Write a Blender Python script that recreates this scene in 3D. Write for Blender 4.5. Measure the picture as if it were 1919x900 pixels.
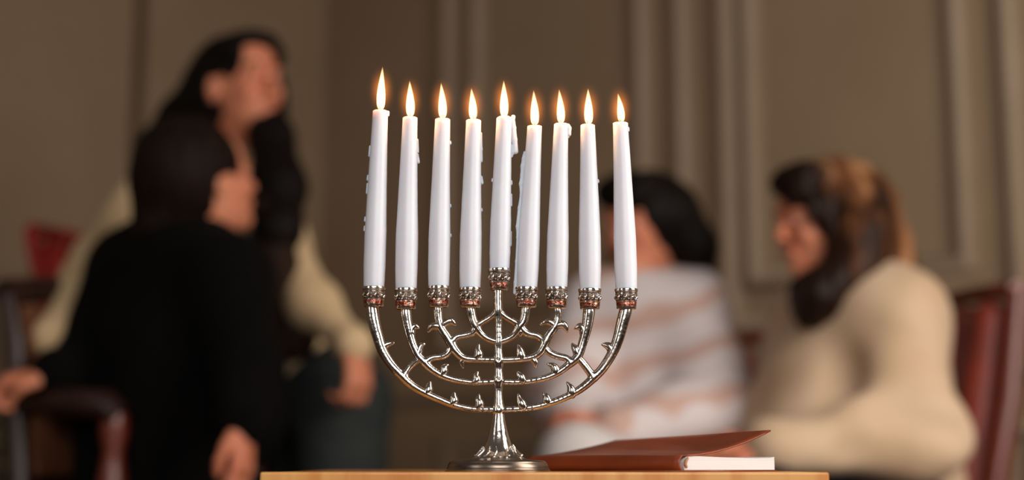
import bpy, math, random
import numpy as np
from mathutils import Vector, Matrix

S = bpy.context.scene
for o in list(bpy.data.objects): bpy.data.objects.remove(o)
C = S.collection
PI = math.pi
FPX = 2700.0
TH = math.atan(425.5 / FPX)
TABLE_Z = 0.62
CAM = np.array([0.0, 0.0, TABLE_Z + 0.004])

# ---------------------------------------------------------------- camera
cd = bpy.data.cameras.new('camera'); cam = bpy.data.objects.new('camera', cd); C.objects.link(cam)
cam.location = CAM; cam.rotation_euler = (PI/2 + TH, 0, 0)
cd.sensor_width = 36; cd.lens = 36 * FPX / 1919.0
cd.clip_start = 0.05
cd.dof.use_dof = True; cd.dof.focus_distance = 1.205; cd.dof.aperture_fstop = 2.1; cd.dof.aperture_blades = 0
S.camera = cam
# ---------------------------------------------------------------- world
w = bpy.data.worlds.new('world'); S.world = w; w.use_nodes = True
w.node_tree.nodes['Background'].inputs[0].default_value = (0.66, 0.56, 0.47, 1)
w.node_tree.nodes['Background'].inputs[1].default_value = 0.12
# ---------------------------------------------------------------- window light of the room (behind the camera), and an added left fill
def area(name, loc, tgt, sx, sy, power, col):
    l = bpy.data.lights.new(name, 'AREA'); l.shape = 'RECTANGLE'; l.size = sx; l.size_y = sy
    l.energy = power; l.color = col
    o = bpy.data.objects.new(name, l); C.objects.link(o); o.location = loc
    o.rotation_euler = (Vector(tgt) - Vector(loc)).to_track_quat('-Z', 'Y').to_euler()
    return o
area('window_daylight', (1.75, 0.85, 1.65), (0.3, 3.8, 0.9), 1.4, 1.5, 56, (1.0, 0.92, 0.83))
area('window_daylight_front', (0.25, -0.95, 1.40), (0.0, 1.3, 0.75), 1.2, 1.0, 25, (1.0, 0.965, 0.94))
area('left_fill_light', (-2.3, -0.6, 1.5), (-1.2, 3.6, 0.9), 0.9, 1.6, 10, (1.0, 0.94, 0.88))  # unseen soft fill added to lighten the left wall
# ---------------------------------------------------------------- exposure
S.view_settings.view_transform = 'Standard'; S.view_settings.look = 'None'
S.view_settings.exposure = 0.0; S.view_settings.gamma = 1.0; S.view_settings.use_curve_mapping = False

# ================================================================ helpers
def J(px, py, D):
    """point seen at a pixel, standing at forward distance D"""
    u = (px - 959.5) / FPX; v = (450.0 - py) / FPX
    d = np.array([u, math.cos(TH) - v*math.sin(TH), math.sin(TH) + v*math.cos(TH)])
    return CAM + d * (D / d[1])
def V(*a): return np.array(a, float)
def unit(v): v = np.asarray(v, float); return v / np.linalg.norm(v)
def lin(c):
    return tuple(((x/255.0 + 0.055)/1.055)**2.4 if x/255.0 > 0.04045 else x/255.0/12.92 for x in c)

MATS = {}
def mat(name, rgb, rough=0.6, metal=0.0, rgb2=None, scale=8.0, bump=0.0, bscale=60.0, stretch=(1,1,1), coat=0.0, sss=0.0, ramp=(0.35, 0.65), rough2=None, sheen=0.0, detail=4):
    if name in MATS: return MATS[name]
    m = bpy.data.materials.new(name); m.use_nodes = True; nt = m.node_tree; N = nt.nodes; L = nt.links
    b = N['Principled BSDF']
    b.inputs['Base Color'].default_value = (*lin(rgb), 1); b.inputs['Roughness'].default_value = rough
    b.inputs['Metallic'].default_value = metal
    b.inputs['Coat Weight'].default_value = coat; b.inputs['Sheen Weight'].default_value = sheen
    if sss:
        b.inputs['Subsurface Weight'].default_value = sss; b.inputs['Subsurface Radius'].default_value = (0.012, 0.006, 0.004)
        b.inputs['Subsurface Scale'].default_value = 1.0
    tc = N.new('ShaderNodeTexCoord'); mp = N.new('ShaderNodeMapping'); L.new(tc.outputs['Object'], mp.inputs[0])
    mp.inputs['Scale'].default_value = stretch
    if rgb2 is not None or rough2 is not None:
        n = N.new('ShaderNodeTexNoise'); n.inputs['Scale'].default_value = scale; n.inputs['Detail'].default_value = detail
        L.new(mp.outputs[0], n.inputs['Vector'])
        r = N.new('ShaderNodeValToRGB'); L.new(n.outputs['Fac'], r.inputs[0])
        r.color_ramp.elements[0].position = ramp[0]; r.color_ramp.elements[1].position = ramp[1]
        r.color_ramp.elements[0].color = (*lin(rgb), 1); r.color_ramp.elements[1].color = (*lin(rgb2 or rgb), 1)
        L.new(r.outputs[0], b.inputs['Base Color'])
        if rough2 is not None:
            mr = N.new('ShaderNodeMapRange'); L.new(n.outputs['Fac'], mr.inputs[0])
            mr.inputs[1].default_value = ramp[0]; mr.inputs[2].default_value = ramp[1]
            mr.inputs[3].default_value = rough; mr.inputs[4].default_value = rough2
            L.new(mr.outputs[0], b.inputs['Roughness'])
    if bump:
        n2 = N.new('ShaderNodeTexNoise'); n2.inputs['Scale'].default_value = bscale; n2.inputs['Detail'].default_value = 3
        L.new(mp.outputs[0], n2.inputs['Vector'])
        bp = N.new('ShaderNodeBump'); bp.inputs['Strength'].default_value = bump; bp.inputs['Distance'].default_value = 0.002
        L.new(n2.outputs['Fac'], bp.inputs['Height']); L.new(bp.outputs[0], b.inputs['Normal'])
    if any(k in name for k in ('wool', 'hair', 'trousers', 'denim', 'scarf', 'knit')): b.inputs['Specular IOR Level'].default_value = 0.12
    MATS[name] = m; return m

def empty(name, loc, label, cat, group=None, rz=0):
    o = bpy.data.objects.new(name, None); C.objects.link(o); o.location = loc; o.rotation_euler = (0, 0, rz)
    o.empty_display_size = 0.05
    o['label'] = label; o['category'] = cat
    if group: o['group'] = group
    return o
def mk(name, verts, faces, m, parent=None, origin=None, smooth=True):
    verts = np.asarray(verts, float)
    if origin is not None: verts = verts - np.asarray(origin, float)
    me = bpy.data.meshes.new(name); me.from_pydata(verts.tolist(), [], [list(map(int, f)) for f in faces]); me.update()
    if smooth: me.shade_smooth()
    if m: me.materials.append(m)
    o = bpy.data.objects.new(name, me); C.objects.link(o)
    if parent: o.parent = parent
    return o
def smooth_by_angle(o, ang=35):
    try: o.data.set_sharp_from_angle(angle=math.radians(ang))
    except Exception: pass
def bevel(o, wdt, seg=2):
    b = o.modifiers.new('bevel', 'BEVEL'); b.width = wdt; b.segments = seg; b.limit_method = 'ANGLE'
    return o
class MB:
    """collects polygons"""
    def __init__(s): s.v = []; s.f = []
    def add(s, v, f):
        n = len(s.v); s.v += [tuple(map(float, p)) for p in v]; s.f += [[i + n for i in q] for q in f]
    def box(s, lo, hi, M=None):
        x0, y0, z0 = lo; x1, y1, z1 = hi
        v = [(x0,y0,z0),(x1,y0,z0),(x1,y1,z0),(x0,y1,z0),(x0,y0,z1),(x1,y0,z1),(x1,y1,z1),(x0,y1,z1)]
        if M is not None: v = [tuple(M @ Vector(p)) for p in v]
        s.add(v, [(0,3,2,1),(4,5,6,7),(0,1,5,4),(1,2,6,5),(2,3,7,6),(3,0,4,7)])
    def loft(s, cs, rs, seg=24, ry=None, cap=True):
        """horizontal rings around centres cs"""
        v = []; f = []
        for i, (c, r) in enumerate(zip(cs, rs)):
            r2 = r if ry is None else ry[i]
            for k in range(seg):
                a = 2*PI*k/seg; v.append((c[0] + r*math.cos(a), c[1] + r2*math.sin(a), c[2]))
        up = cs[-1][2] > cs[0][2]
        for i in range(len(cs) - 1):
            for k in range(seg):
                a, b, c_, d = i*seg+k, i*seg+(k+1)%seg, (i+1)*seg+(k+1)%seg, (i+1)*seg+k
                f.append((a, b, c_, d) if up else (d, c_, b, a))
        if cap:
            b0 = list(range(seg)); t0 = [(len(cs)-1)*seg + k for k in range(seg)]
            f.append(b0[::-1] if up else b0); f.append(t0 if up else t0[::-1])
        s.add(v, f)
    def tube(s, pts, rs, seg=10):
        pts = [np.asarray(p, float) for p in pts]; v = []; f = []
        if not hasattr(rs, '__len__'): rs = [rs]*len(pts)
        prev = None
        for i, p in enumerate(pts):
            t = unit(pts[min(i+1, len(pts)-1)] - pts[max(i-1, 0)])
            if prev is None:
                a = V(0,0,1) if abs(t[2]) < .9 else V(1,0,0)
                x = unit(np.cross(a, t))
            else: x = unit(prev - t*np.dot(prev, t))
            prev = x; y = np.cross(t, x)
            for k in range(seg):
                a = 2*PI*k/seg; v.append(p + rs[i]*(x*math.cos(a) + y*math.sin(a)))
        for i in range(len(pts)-1):
            for k in range(seg):
                f.append((i*seg+k, i*seg+(k+1)%seg, (i+1)*seg+(k+1)%seg, (i+1)*seg+k))
        f.append(list(range(seg))[::-1]); f.append([(len(pts)-1)*seg+k for k in range(seg)])
        s.add(v, f)
    def build(s, name, m, parent=None, origin=None, smooth=True):
        o = mk(name, s.v, s.f, m, parent, origin, smooth)
        if smooth: smooth_by_angle(o)
        return o

class Field:
    """smooth-blended implicit shape, meshed with surface nets"""
    def __init__(s, lo, hi, h):
        s.lo = np.asarray(lo, float); s.h = h
        n = np.ceil((np.asarray(hi, float) - s.lo) / h).astype(int) + 1
        s.n = n; s.F = np.full(n, 1.0, np.float32)
        s.ax = [(s.lo[i] + h*np.arange(n[i])).astype(np.float32) for i in range(3)]
    def win(s, lo, hi):
        a = np.clip(np.floor((lo - s.lo)/s.h).astype(int), 0, s.n); b = np.clip(np.ceil((hi - s.lo)/s.h).astype(int)+1, 0, s.n)
        sl = tuple(slice(a[i], b[i]) for i in range(3))
        X = s.ax[0][sl[0]][:, None, None]; Y = s.ax[1][sl[1]][None, :, None]; Z = s.ax[2][sl[2]][None, None, :]
        return sl, X, Y, Z
    def mix(s, sl, d, k, sub=False):
        F = s.F[sl]
        if F.size == 0: return
        if sub: a, b = -F, d
        else: a, b = F, d
        hh = np.maximum(k - np.abs(a - b), 0) / k
        r = np.minimum(a, b) - hh*hh*k*0.25
        s.F[sl] = -r if sub else r
    def cone(s, a, b, ra, rb, k=0.02, sub=False):
        a = np.asarray(a, float); b = np.asarray(b, float); m = max(ra, rb) + k + 3*s.h
        sl, X, Y, Z = s.win(np.minimum(a, b) - m, np.maximum(a, b) + m)
        ab = b - a; L2 = max(float(ab @ ab), 1e-12)
        t = np.clip(((X-a[0])*ab[0] + (Y-a[1])*ab[1] + (Z-a[2])*ab[2])/L2, 0, 1)
        d = np.sqrt((X-a[0]-t*ab[0])**2 + (Y-a[1]-t*ab[1])**2 + (Z-a[2]-t*ab[2])**2) - (ra + (rb-ra)*t)
        if sub: d = d
        s.mix(sl, d.astype(np.float32), k, sub)
    def chain(s, pts, rs, k=0.02):
        for i in range(len(pts)-1): s.cone(pts[i], pts[i+1], rs[i], rs[i+1], k)
    def ell(s, c, r, R=None, k=0.02, sub=False):
        c = np.asarray(c, float); r = np.asarray(r, float); m = max(r) + k + 3*s.h
        sl, X, Y, Z = s.win(c - m, c + m)
        R = np.eye(3) if R is None else np.asarray(R, float)     # rows = local axes
        q = [R[i][0]*(X-c[0]) + R[i][1]*(Y-c[1]) + R[i][2]*(Z-c[2]) for i in range(3)]
        k0 = np.sqrt(sum((q[i]/r[i])**2 for i in range(3))); k1 = np.sqrt(sum((q[i]/r[i]**2)**2 for i in range(3))) + 1e-9
        s.mix(sl, (k0*(k0-1)/k1).astype(np.float32), k, sub)
    def warp(s, fn):
        X = s.ax[0][:, None, None]; Y = s.ax[1][None, :, None]; Z = s.ax[2][None, None, :]
        idx = np.nonzero(np.abs(s.F) < 0.05)
        s.F[idx] += fn(s.ax[0][idx[0]], s.ax[1][idx[1]], s.ax[2][idx[2]]).astype(np.float32)
    def mesh(s):
        I = s.F < 0
        # close at bounds
        for ax in range(3):
            a = [slice(None)]*3; a[ax] = 0; I[tuple(a)] = False; a[ax] = -1; I[tuple(a)] = False
        cnt = np.zeros(s.n - 1, np.uint8)
        n = s.n - 1
        cor = [(i, j, k) for i in (0,1) for j in (0,1) for k in (0,1)]
        for (i, j, k) in cor: cnt += I[i:n[0]+i, j:n[1]+j, k:n[2]+k]
        act = np.nonzero((cnt > 0) & (cnt < 8)); act = np.stack(act, 1)
        vid = np.full(n, -1, np.int32); vid[tuple(act.T)] = np.arange(len(act))
        F = np.where(I, np.minimum(s.F, -1e-6), np.maximum(s.F, 1e-6))
        P = np.zeros((len(act), 3)); W = np.zeros(len(act))
        for a in cor:
            for ax in range(3):
                if a[ax]: continue
                b = list(a); b[ax] = 1
                ia = act + a; ib = act + b
                fa = F[tuple(ia.T)]; fb = F[tuple(ib.T)]
                cr = (fa < 0) != (fb < 0)
                t = np.where(cr, fa/(fa - fb + 1e-12*(~cr)), 0)
                p = np.tile(np.array(a, float), (len(act), 1)); p[:, ax] += t
                P += p*cr[:, None]; W += cr
        Vt = s.lo + s.h*(act + P/W[:, None])
        Q = []
        for ax in range(3):
            u, v = (ax+1) % 3, (ax+2) % 3
            a = [slice(1, -1)]*3; b = [slice(1, -1)]*3; a[ax] = slice(0, -1); b[ax] = slice(1, None)
            A = I[tuple(a)]; B = I[tuple(b)]
            for (msk, flip) in ((A & ~B, False), (~A & B, True)):
                e = np.stack(np.nonzero(msk), 1) + np.array([0 if i == ax else 1 for i in range(3)])
                if len(e) == 0: continue
                def at(du, dv):
                    q = e.copy(); q[:, u] += du; q[:, v] += dv; return vid[tuple(q.T)]
                q = np.stack([at(-1,-1), at(0,-1), at(0,0), at(-1,0)], 1)
                Q.append(q[:, ::-1] if flip else q)
        Q = np.concatenate(Q); Q = Q[(Q >= 0).all(1)]
        return Vt, Q
    def build(s, name, m, parent=None, origin=None, relax=1):
        Vt, Q = s.mesh()
        for _ in range(relax):
            acc = np.zeros_like(Vt); c = np.zeros(len(Vt))
            for i in range(4):
                for j in (1, 3):
                    np.add.at(acc, Q[:, i], Vt[Q[:, (i+j) % 4]]); np.add.at(c, Q[:, i], 1)
            Vt = 0.5*Vt + 0.5*acc/np.maximum(c, 1)[:, None]
        if origin is not None: Vt = Vt - np.asarray(origin, float)
        me = bpy.data.meshes.new(name); me.vertices.add(len(Vt)); me.vertices.foreach_set('co', Vt.astype(np.float32).ravel())
        me.loops.add(Q.size); me.loops.foreach_set('vertex_index', Q.astype(np.int32).ravel())
        me.polygons.add(len(Q)); me.polygons.foreach_set('loop_start', np.arange(0, Q.size, 4, dtype=np.int32))
        try: me.polygons.foreach_set('loop_total', np.full(len(Q), 4, np.int32))
        except Exception: pass
        me.update(calc_edges=True); me.validate(); me.shade_smooth()
        me.materials.append(m)
        o = bpy.data.objects.new(name, me); C.objects.link(o)
        if parent: o.parent = parent
        return o

# ================================================================ materials
M_wall = mat('greige_wall_paint', (152, 128, 102), 0.75, rgb2=(146, 122, 96), scale=3, bump=0.05, bscale=40)
M_trim = mat('painted_moulding', (158, 136, 113), 0.55, rgb2=(153, 131, 108), scale=6)
M_ceil = mat('ceiling_paint', (205, 198, 190), 0.85, bump=0.03)
M_floor = mat('floor_oak', (96, 66, 44), 0.45, rgb2=(70, 46, 30), scale=5, stretch=(1, 8, 1), bump=0.1, bscale=30)
M_table = mat('honey_oak_wood', (234, 172, 98), 0.38, rgb2=(212, 136, 62), scale=26, stretch=(1.6, 0.3, 0.15), bump=0.05, bscale=60, ramp=(0.40, 0.62), coat=0.3)
M_silver = mat('polished_silver', (226, 217, 208), 0.14, 1.0, rgb2=(150, 132, 118), scale=60, bump=0.25, bscale=110, ramp=(0.52, 0.80), rough2=0.36)
M_base = mat('brushed_silver', (168, 152, 138), 0.30, 1.0, rgb2=(132, 116, 104), scale=30, stretch=(1, 1, 6), bump=0.06, bscale=60, ramp=(.4, .6))
M_silver_dark = mat('tarnished_silver', (96, 80, 70), 0.4, 0.95, rgb2=(160, 140, 126), scale=150, bump=0.3, bscale=300)
M_band = mat('red_reflection_tint', (168, 84, 68), 0.26, 1.0, rgb2=(205, 165, 145), scale=180, bump=0.4, bscale=400, ramp=(.45, .62))  # red reflections of the surroundings painted into the metal colour
M_wax = mat('white_candle_wax', (233, 235, 244), 0.42, rgb2=(228, 230, 239), scale=20, bump=0.03, bscale=60, sss=0.55)
M_wick = mat('charred_wick', (30, 18, 12), 0.9, bump=0.4, bscale=900)
M_cover = mat('brown_leather_cover', (138, 60, 26), 0.4, rgb2=(116, 46, 18), scale=14, bump=0.15, bscale=220, coat=0.1)
M_inner = mat('cover_lining', (176, 128, 92), 0.7, rgb2=(160, 112, 80), scale=30)
M_page = mat('white_paper', (222, 220, 222), 0.8, rgb2=(212, 210, 212), scale=3, stretch=(1, 1, 300))
M_skin = mat('skin', (216, 140, 106), 0.55, rgb2=(206, 122, 90), scale=12, sss=0.12)
M_lip = mat('lips', (168, 82, 72), 0.4); M_eye = mat('eye_white', (225, 218, 210), 0.2); M_iris = mat('iris_brown', (50, 30, 18), 0.2)
M_brow = mat('brow_hair', (38, 26, 20), 0.8)
M_hair_black = mat('black_hair', (11, 7, 5), 0.6, rgb2=(20, 13, 10), scale=60, stretch=(2, 2, .25), bump=0.4, bscale=120)
M_hair_soft = mat('dark_brown_hair', (18, 10, 7), 0.65, rgb2=(34, 19, 13), scale=50, stretch=(2, 2, .3), bump=0.4, bscale=110)
M_jacket = mat('black_wool', (5, 4, 4), 1.0, bump=0.3, bscale=300, rgb2=(9, 7, 6), scale=30)
M_trous_b = mat('black_trousers', (11, 10, 10), 0.95, bump=0.2, bscale=200)
M_cream = mat('cream_knit', (220, 190, 150), 0.9, rgb2=(206, 174, 132), scale=14, bump=0.25, bscale=260, sheen=0.1)
M_beige = mat('beige_knit', (206, 178, 150), 0.9, rgb2=(190, 160, 130), scale=7, bump=0.3, bscale=220, sheen=0.1)
M_vest = mat('dark_brown_scarf', (46, 32, 24), 0.9, bump=0.2)
M_teal = mat('dark_teal_denim', (52, 56, 54), 0.85, rgb2=(42, 46, 46), scale=30, bump=0.2, bscale=300)
M_white_t = mat('white_trousers', (216, 208, 206), 0.85, rgb2=(204, 196, 194), scale=20, bump=0.2, bscale=160)
M_shoe = mat('dark_shoe_leather', (34, 26, 22), 0.4)
M_leather = mat('burgundy_leather', (122, 40, 26), 0.55, rgb2=(98, 32, 21), scale=9, bump=0.25, bscale=120, coat=0.03)
M_red = mat('red_leather', (190, 34, 18), 0.55, rgb2=(165, 28, 16), scale=9, bump=0.2, bscale=90)
M_dwood = mat('dark_mahogany', (50, 22, 14), 0.45, rgb2=(34, 15, 9), scale=14, stretch=(1, 1, .2), coat=0.1)
M_rwood = mat('red_brown_carved_wood', (120, 44, 26), 0.32, rgb2=(90, 31, 18), scale=14, stretch=(1, 1, .2), coat=0.2)
M_cane = mat('tan_upholstery', (112, 66, 34), 0.8, rgb2=(92, 50, 26), scale=60, bump=0.3, bscale=300)
M_leaf = mat('dark_green_leaf', (40, 72, 42), 0.45, rgb2=(22, 42, 26), scale=20)
M_pot = mat('terracotta_pot', (120, 74, 54), 0.8, rgb2=(104, 62, 46), scale=12)
M_soil = mat('potting_soil', (38, 28, 22), 0.95, bump=0.8, bscale=80)
M_steel = mat('watch_steel', (180, 176, 170), 0.25, 1.0)

def ombre_hair():
    m = mat('chestnut_ombre_hair', (44, 24, 14), 0.45); nt = m.node_tree; N = nt.nodes; L = nt.links
    tc = N.new('ShaderNodeTexCoord'); mp = N.new('ShaderNodeMapping'); mp.inputs['Scale'].default_value = (11, 7, 4.5)
    L.new(tc.outputs['Object'], mp.inputs[0])
    n = N.new('ShaderNodeTexNoise'); n.inputs['Scale'].default_value = 1.0; n.inputs['Detail'].default_value = 3; n.inputs['Distortion'].default_value = 0.6
    L.new(mp.outputs[0], n.inputs['Vector'])
    r = N.new('ShaderNodeValToRGB'); L.new(n.outputs['Fac'], r.inputs[0])
    e = r.color_ramp.elements; e[0].position = 0.40; e[0].color = (*lin((40, 22, 13)), 1); e[1].position = 0.70; e[1].color = (*lin((196, 146, 104)), 1)
    x = e.new(0.54); x.color = (*lin((112, 70, 42)), 1)
    # the crown is the natural dark colour, the lengths are bleached
    sp = N.new('ShaderNodeSeparateXYZ'); L.new(tc.outputs['Object'], sp.inputs[0])
    mr = N.new('ShaderNodeMapRange'); L.new(sp.outputs[0], mr.inputs[0])
    mr.inputs[1].default_value = -0.165; mr.inputs[2].default_value = -0.10
    mx = N.new('ShaderNodeMix'); mx.data_type = 'RGBA'; L.new(mr.outputs[0], mx.inputs[0])
    mx.inputs[6].default_value = (*lin((30, 17, 11)), 1); L.new(r.outputs[0], mx.inputs[7])
    L.new(mx.outputs[2], N['Principled BSDF'].inputs['Base Color'])
    return m
M_hair_ombre = ombre_hair()
def striped_knit():
    m = mat('white_knit_with_dusty_pink_stripes', (214, 204, 204), 0.9); nt = m.node_tree; N = nt.nodes; L = nt.links
    tc = N.new('ShaderNodeTexCoord'); mp = N.new('ShaderNodeMapping'); mp.inputs['Rotation'].default_value = (0, 0.2, 0)
    L.new(tc.outputs['Object'], mp.inputs[0])
    wv = N.new('ShaderNodeTexWave'); wv.bands_direction = 'Z'; wv.inputs['Scale'].default_value = 3.1; wv.inputs['Distortion'].default_value = 4.5
    wv.inputs['Detail'].default_value = 1; wv.inputs['Detail Scale'].default_value = 2.0; wv.inputs['Phase Offset'].default_value = 1.0
    L.new(mp.outputs[0], wv.inputs['Vector'])
    r = N.new('ShaderNodeValToRGB'); L.new(wv.outputs['Fac'], r.inputs[0])
    e = r.color_ramp.elements; e[0].position = 0.62; e[0].color = (*lin((216, 206, 206)), 1); e[1].position = 0.86; e[1].color = (*lin((200, 166, 154)), 1)
    L.new(r.outputs[0], N['Principled BSDF'].inputs['Base Color'])
    return m
M_stripe = striped_knit()

def emission_volume(name, col, strength, falloff=None):
    m = bpy.data.materials.new(name); m.use_nodes = True; nt = m.node_tree; N = nt.nodes; L = nt.links
    N.remove(N['Principled BSDF']); out = N['Material Output']
    em = N.new('ShaderNodeEmission'); em.inputs[0].default_value = (*col, 1); em.inputs[1].default_value = strength
    if falloff:
        tc = N.new('ShaderNodeTexCoord'); mp = N.new('ShaderNodeMapping'); mp.inputs['Scale'].default_value = [1/f for f in falloff]
        L.new(tc.outputs['Object'], mp.inputs[0])
        ln = N.new('ShaderNodeVectorMath'); ln.operation = 'LENGTH'; L.new(mp.outputs[0], ln.inputs[0])
        s = N.new('ShaderNodeMath'); s.operation = 'SUBTRACT'; s.use_clamp = True; s.inputs[0].default_value = 1; L.new(ln.outputs['Value'], s.inputs[1])
        p = N.new('ShaderNodeMath'); p.operation = 'POWER'; L.new(s.outputs[0], p.inputs[0]); p.inputs[1].default_value = 3.0
        q = N.new('ShaderNodeMath'); q.operation = 'MULTIPLY'; L.new(p.outputs[0], q.inputs[0]); q.inputs[1].default_value = strength
        L.new(q.outputs[0], em.inputs[1])
    L.new(em.outputs[0], out.inputs['Volume'])
    return m
M_flame = emission_volume('flame', (1.0, 0.58, 0.26), 900)
M_flame_base = emission_volume('flame_root', (1.0, 0.42, 0.12), 150)
M_halo = emission_volume('lens_bloom_halo', (1.0, 0.27, 0.05), 150, (0.014, 0.014, 0.026))  # lens bloom around a flame, imitated by a glowing volume

# ================================================================ the room
Z_RAIL = 0.88
W0 = V(0.708, 4.3); DW = unit(V(0.52, -0.45))          # right wall: point and direction towards the camera's right
NW = V(-DW[1], DW[0]) * -1                             # towards the room
if NW[1] > 0: NW = -NW
LW = math.hypot(0.52, 0.45)
CORNER = W0 + DW*(-2.8*LW)
DL = unit(V(NW[0], NW[1]))                              # left wall runs along the right wall's normal
NL = V(DW[0], DW[1])
def wallpt(o, d, n, t, z, off): return (o[0] + d[0]*t + n[0]*off, o[1] + d[1]*t + n[1]*off, z)
def slab(name, o, d, n, t0, t1, z0, z1, o0, o1, m, kind='structure', parent=None, bev=0):
    v = [wallpt(o, d, n, t, z, f) for z in (z0, z1) for (t, f) in ((t0, o0), (t1, o0), (t1, o1), (t0, o1))]
    b = MB(); b.add(v, [(0,3,2,1),(4,5,6,7),(0,1,5,4),(1,2,6,5),(2,3,7,6),(3,0,4,7)])
    ob = b.build(name, m, parent, smooth=False)
    me = ob.data
    import bmesh
    bm = bmesh.new(); bm.from_mesh(me); bmesh.ops.recalc_face_normals(bm, faces=bm.faces); bm.to_mesh(me); bm.free()
    if kind: ob['kind'] = kind
    if bev: bevel(ob, bev)
    return ob
slab('wall_right', W0, DW, NW, -2.8*LW - .1, 2.6, 0, 3.0, 0, -.12, M_wall)
slab('wall_left', CORNER, DL, NL, 0, .835, 0, 3.0, 0, -.12, M_wall)
slab('wall_left', CORNER, DL, NL, .70, 4.2, 0, 3.0, -.13, -.25, M_wall)
fl = MB(); fl.box((-4.5, -2.5, -.05), (4.5, 6.5, 0)); f_ = fl.build('floor', M_floor, smooth=False); f_['kind'] = 'structure'
TRIM = [0]
def frame(o, d, n, t0, t1, z0, z1, wdt, dep):
    """mitred picture-frame moulding with an ogee-like section"""
    TRIM[0] += 1
    prof = [(0, 0), (0, dep*.45), (wdt*.12, dep*.55), (wdt*.3, dep), (wdt*.55, dep*.95), (wdt*.72, dep*.5), (wdt*.9, dep*.38), (wdt, dep*.3), (wdt, 0)]
    v = []; f = []
    for (cx, cz, sx, sz) in ((t0, z0, 1, 1), (t1, z0, -1, 1), (t1, z1, -1, -1), (t0, z1, 1, -1)):
        for (a, b) in prof: v.append(wallpt(o, d, n, cx + sx*a, cz + sz*a, b))
    k = len(prof)
    for i in range(4):
        for j in range(k-1):
            f.append((i*k+j, ((i+1)%4)*k+j, ((i+1)%4)*k+j+1, i*k+j+1))
    ob = mk('trim_%d' % TRIM[0], v, f, M_trim, smooth=True); smooth_by_angle(ob, 50)
    import bmesh
    bm = bmesh.new(); bm.from_mesh(ob.data); bmesh.ops.recalc_face_normals(bm, faces=bm.faces); bm.to_mesh(ob.data); bm.free()
    ob['kind'] = 'structure'; return ob
for (a, b, ia, oa, ib, ob_) in ((0.0, 1.0, .01, .075, .03, .177), (-1.58, -0.50, -.03, .17, .0, .16)):
    a *= LW; b *= LW
    frame(W0, DW, NW, a + ia, b + ib, 1.145, 2.62, .058, .042)          # inner panel moulding
    frame(W0, DW, NW, a - oa, b + ob_, 1.005, 2.75, .064, .046)          # outer moulding
    frame(W0, DW, NW, a - oa, b + ob_, 0.16, 0.735, .04, .022)           # dado panel
frame(W0, DW, NW, 1.42*LW, 2.3*LW, 1.155, 2.62, .045, .030)
def rail(name, o, d, n, t0, t1, z0, h, dep):
    prof = [(0, 0), (dep*.4, h*.08), (dep*.55, h*.3), (dep, h*.55), (dep, h*.8), (dep*.6, h), (0, h)]
    v = []; f = []
    for t in (t0, t1):
        for (b, z) in prof: v.append(wallpt(o, d, n, t, z0 + z, b))
    k = len(prof)
    for j in range(k): f.append((j, (j+1) % k, k+(j+1) % k, k+j))
    f.append(list(range(k))); f.append([k+j for j in range(k)][::-1])
    ob = mk(name, v, f, M_trim, smooth=True); smooth_by_angle(ob, 50)
    import bmesh
    bm = bmesh.new(); bm.from_mesh(ob.data); bmesh.ops.recalc_face_normals(bm, faces=bm.faces); bm.to_mesh(ob.data); bm.free()
    ob['kind'] = 'structure'
TRIM[0] += 1; rail('trim_%d' % TRIM[0], W0, DW, NW, -2.8*LW, 2.6, 0.84, .06, .035)
rail('baseboard_right', W0, DW, NW, -2.8*LW, 2.6, 0, .13, .022)
rail('baseboard_left', CORNER, DL, NL, 0, .80, 0, .13, .022)
# beyond an open vertical joint the left wall goes on, its edge behind the standing woman
slab('wall_left', CORNER, DL, NL, .89, 4.2, 0, 3.0, .012, -.12, M_wall, bev=.004)

# ================================================================ table
TD = 1.2
tx0 = J(487, 889, 1.135)[0]; tx1 = J(1554, 889, 1.135)[0]; ty0 = 1.135; ty1 = 1.56
tb = empty('side_table', ((tx0+tx1)/2, (ty0+ty1)/2, 0), 'small honey coloured wooden table under the candelabrum and notebook', 'table')
to = np.array(tb.location)
b = MB(); b.box((tx0, ty0, TABLE_Z-.032), (tx1, ty1, TABLE_Z)); o = b.build('tabletop', M_table, tb, to, False); bevel(o, .0016, 3)
b = MB(); b.box((tx0+.03, ty0+.03, TABLE_Z-.10), (tx1-.03, ty1-.03, TABLE_Z-.032)); o = b.build('apron', M_table, tb, to, False); bevel(o, .002)
for (x, y) in ((tx0+.045, ty0+.045), (tx1-.045, ty0+.045), (tx0+.045, ty1-.045), (tx1-.045, ty1-.045)):
    b = MB(); b.loft([(x, y, 0), (x, y, .3), (x, y, TABLE_Z-.05)], [.014, .018, .022], 16); b.build('leg', M_table, tb, to)

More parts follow.
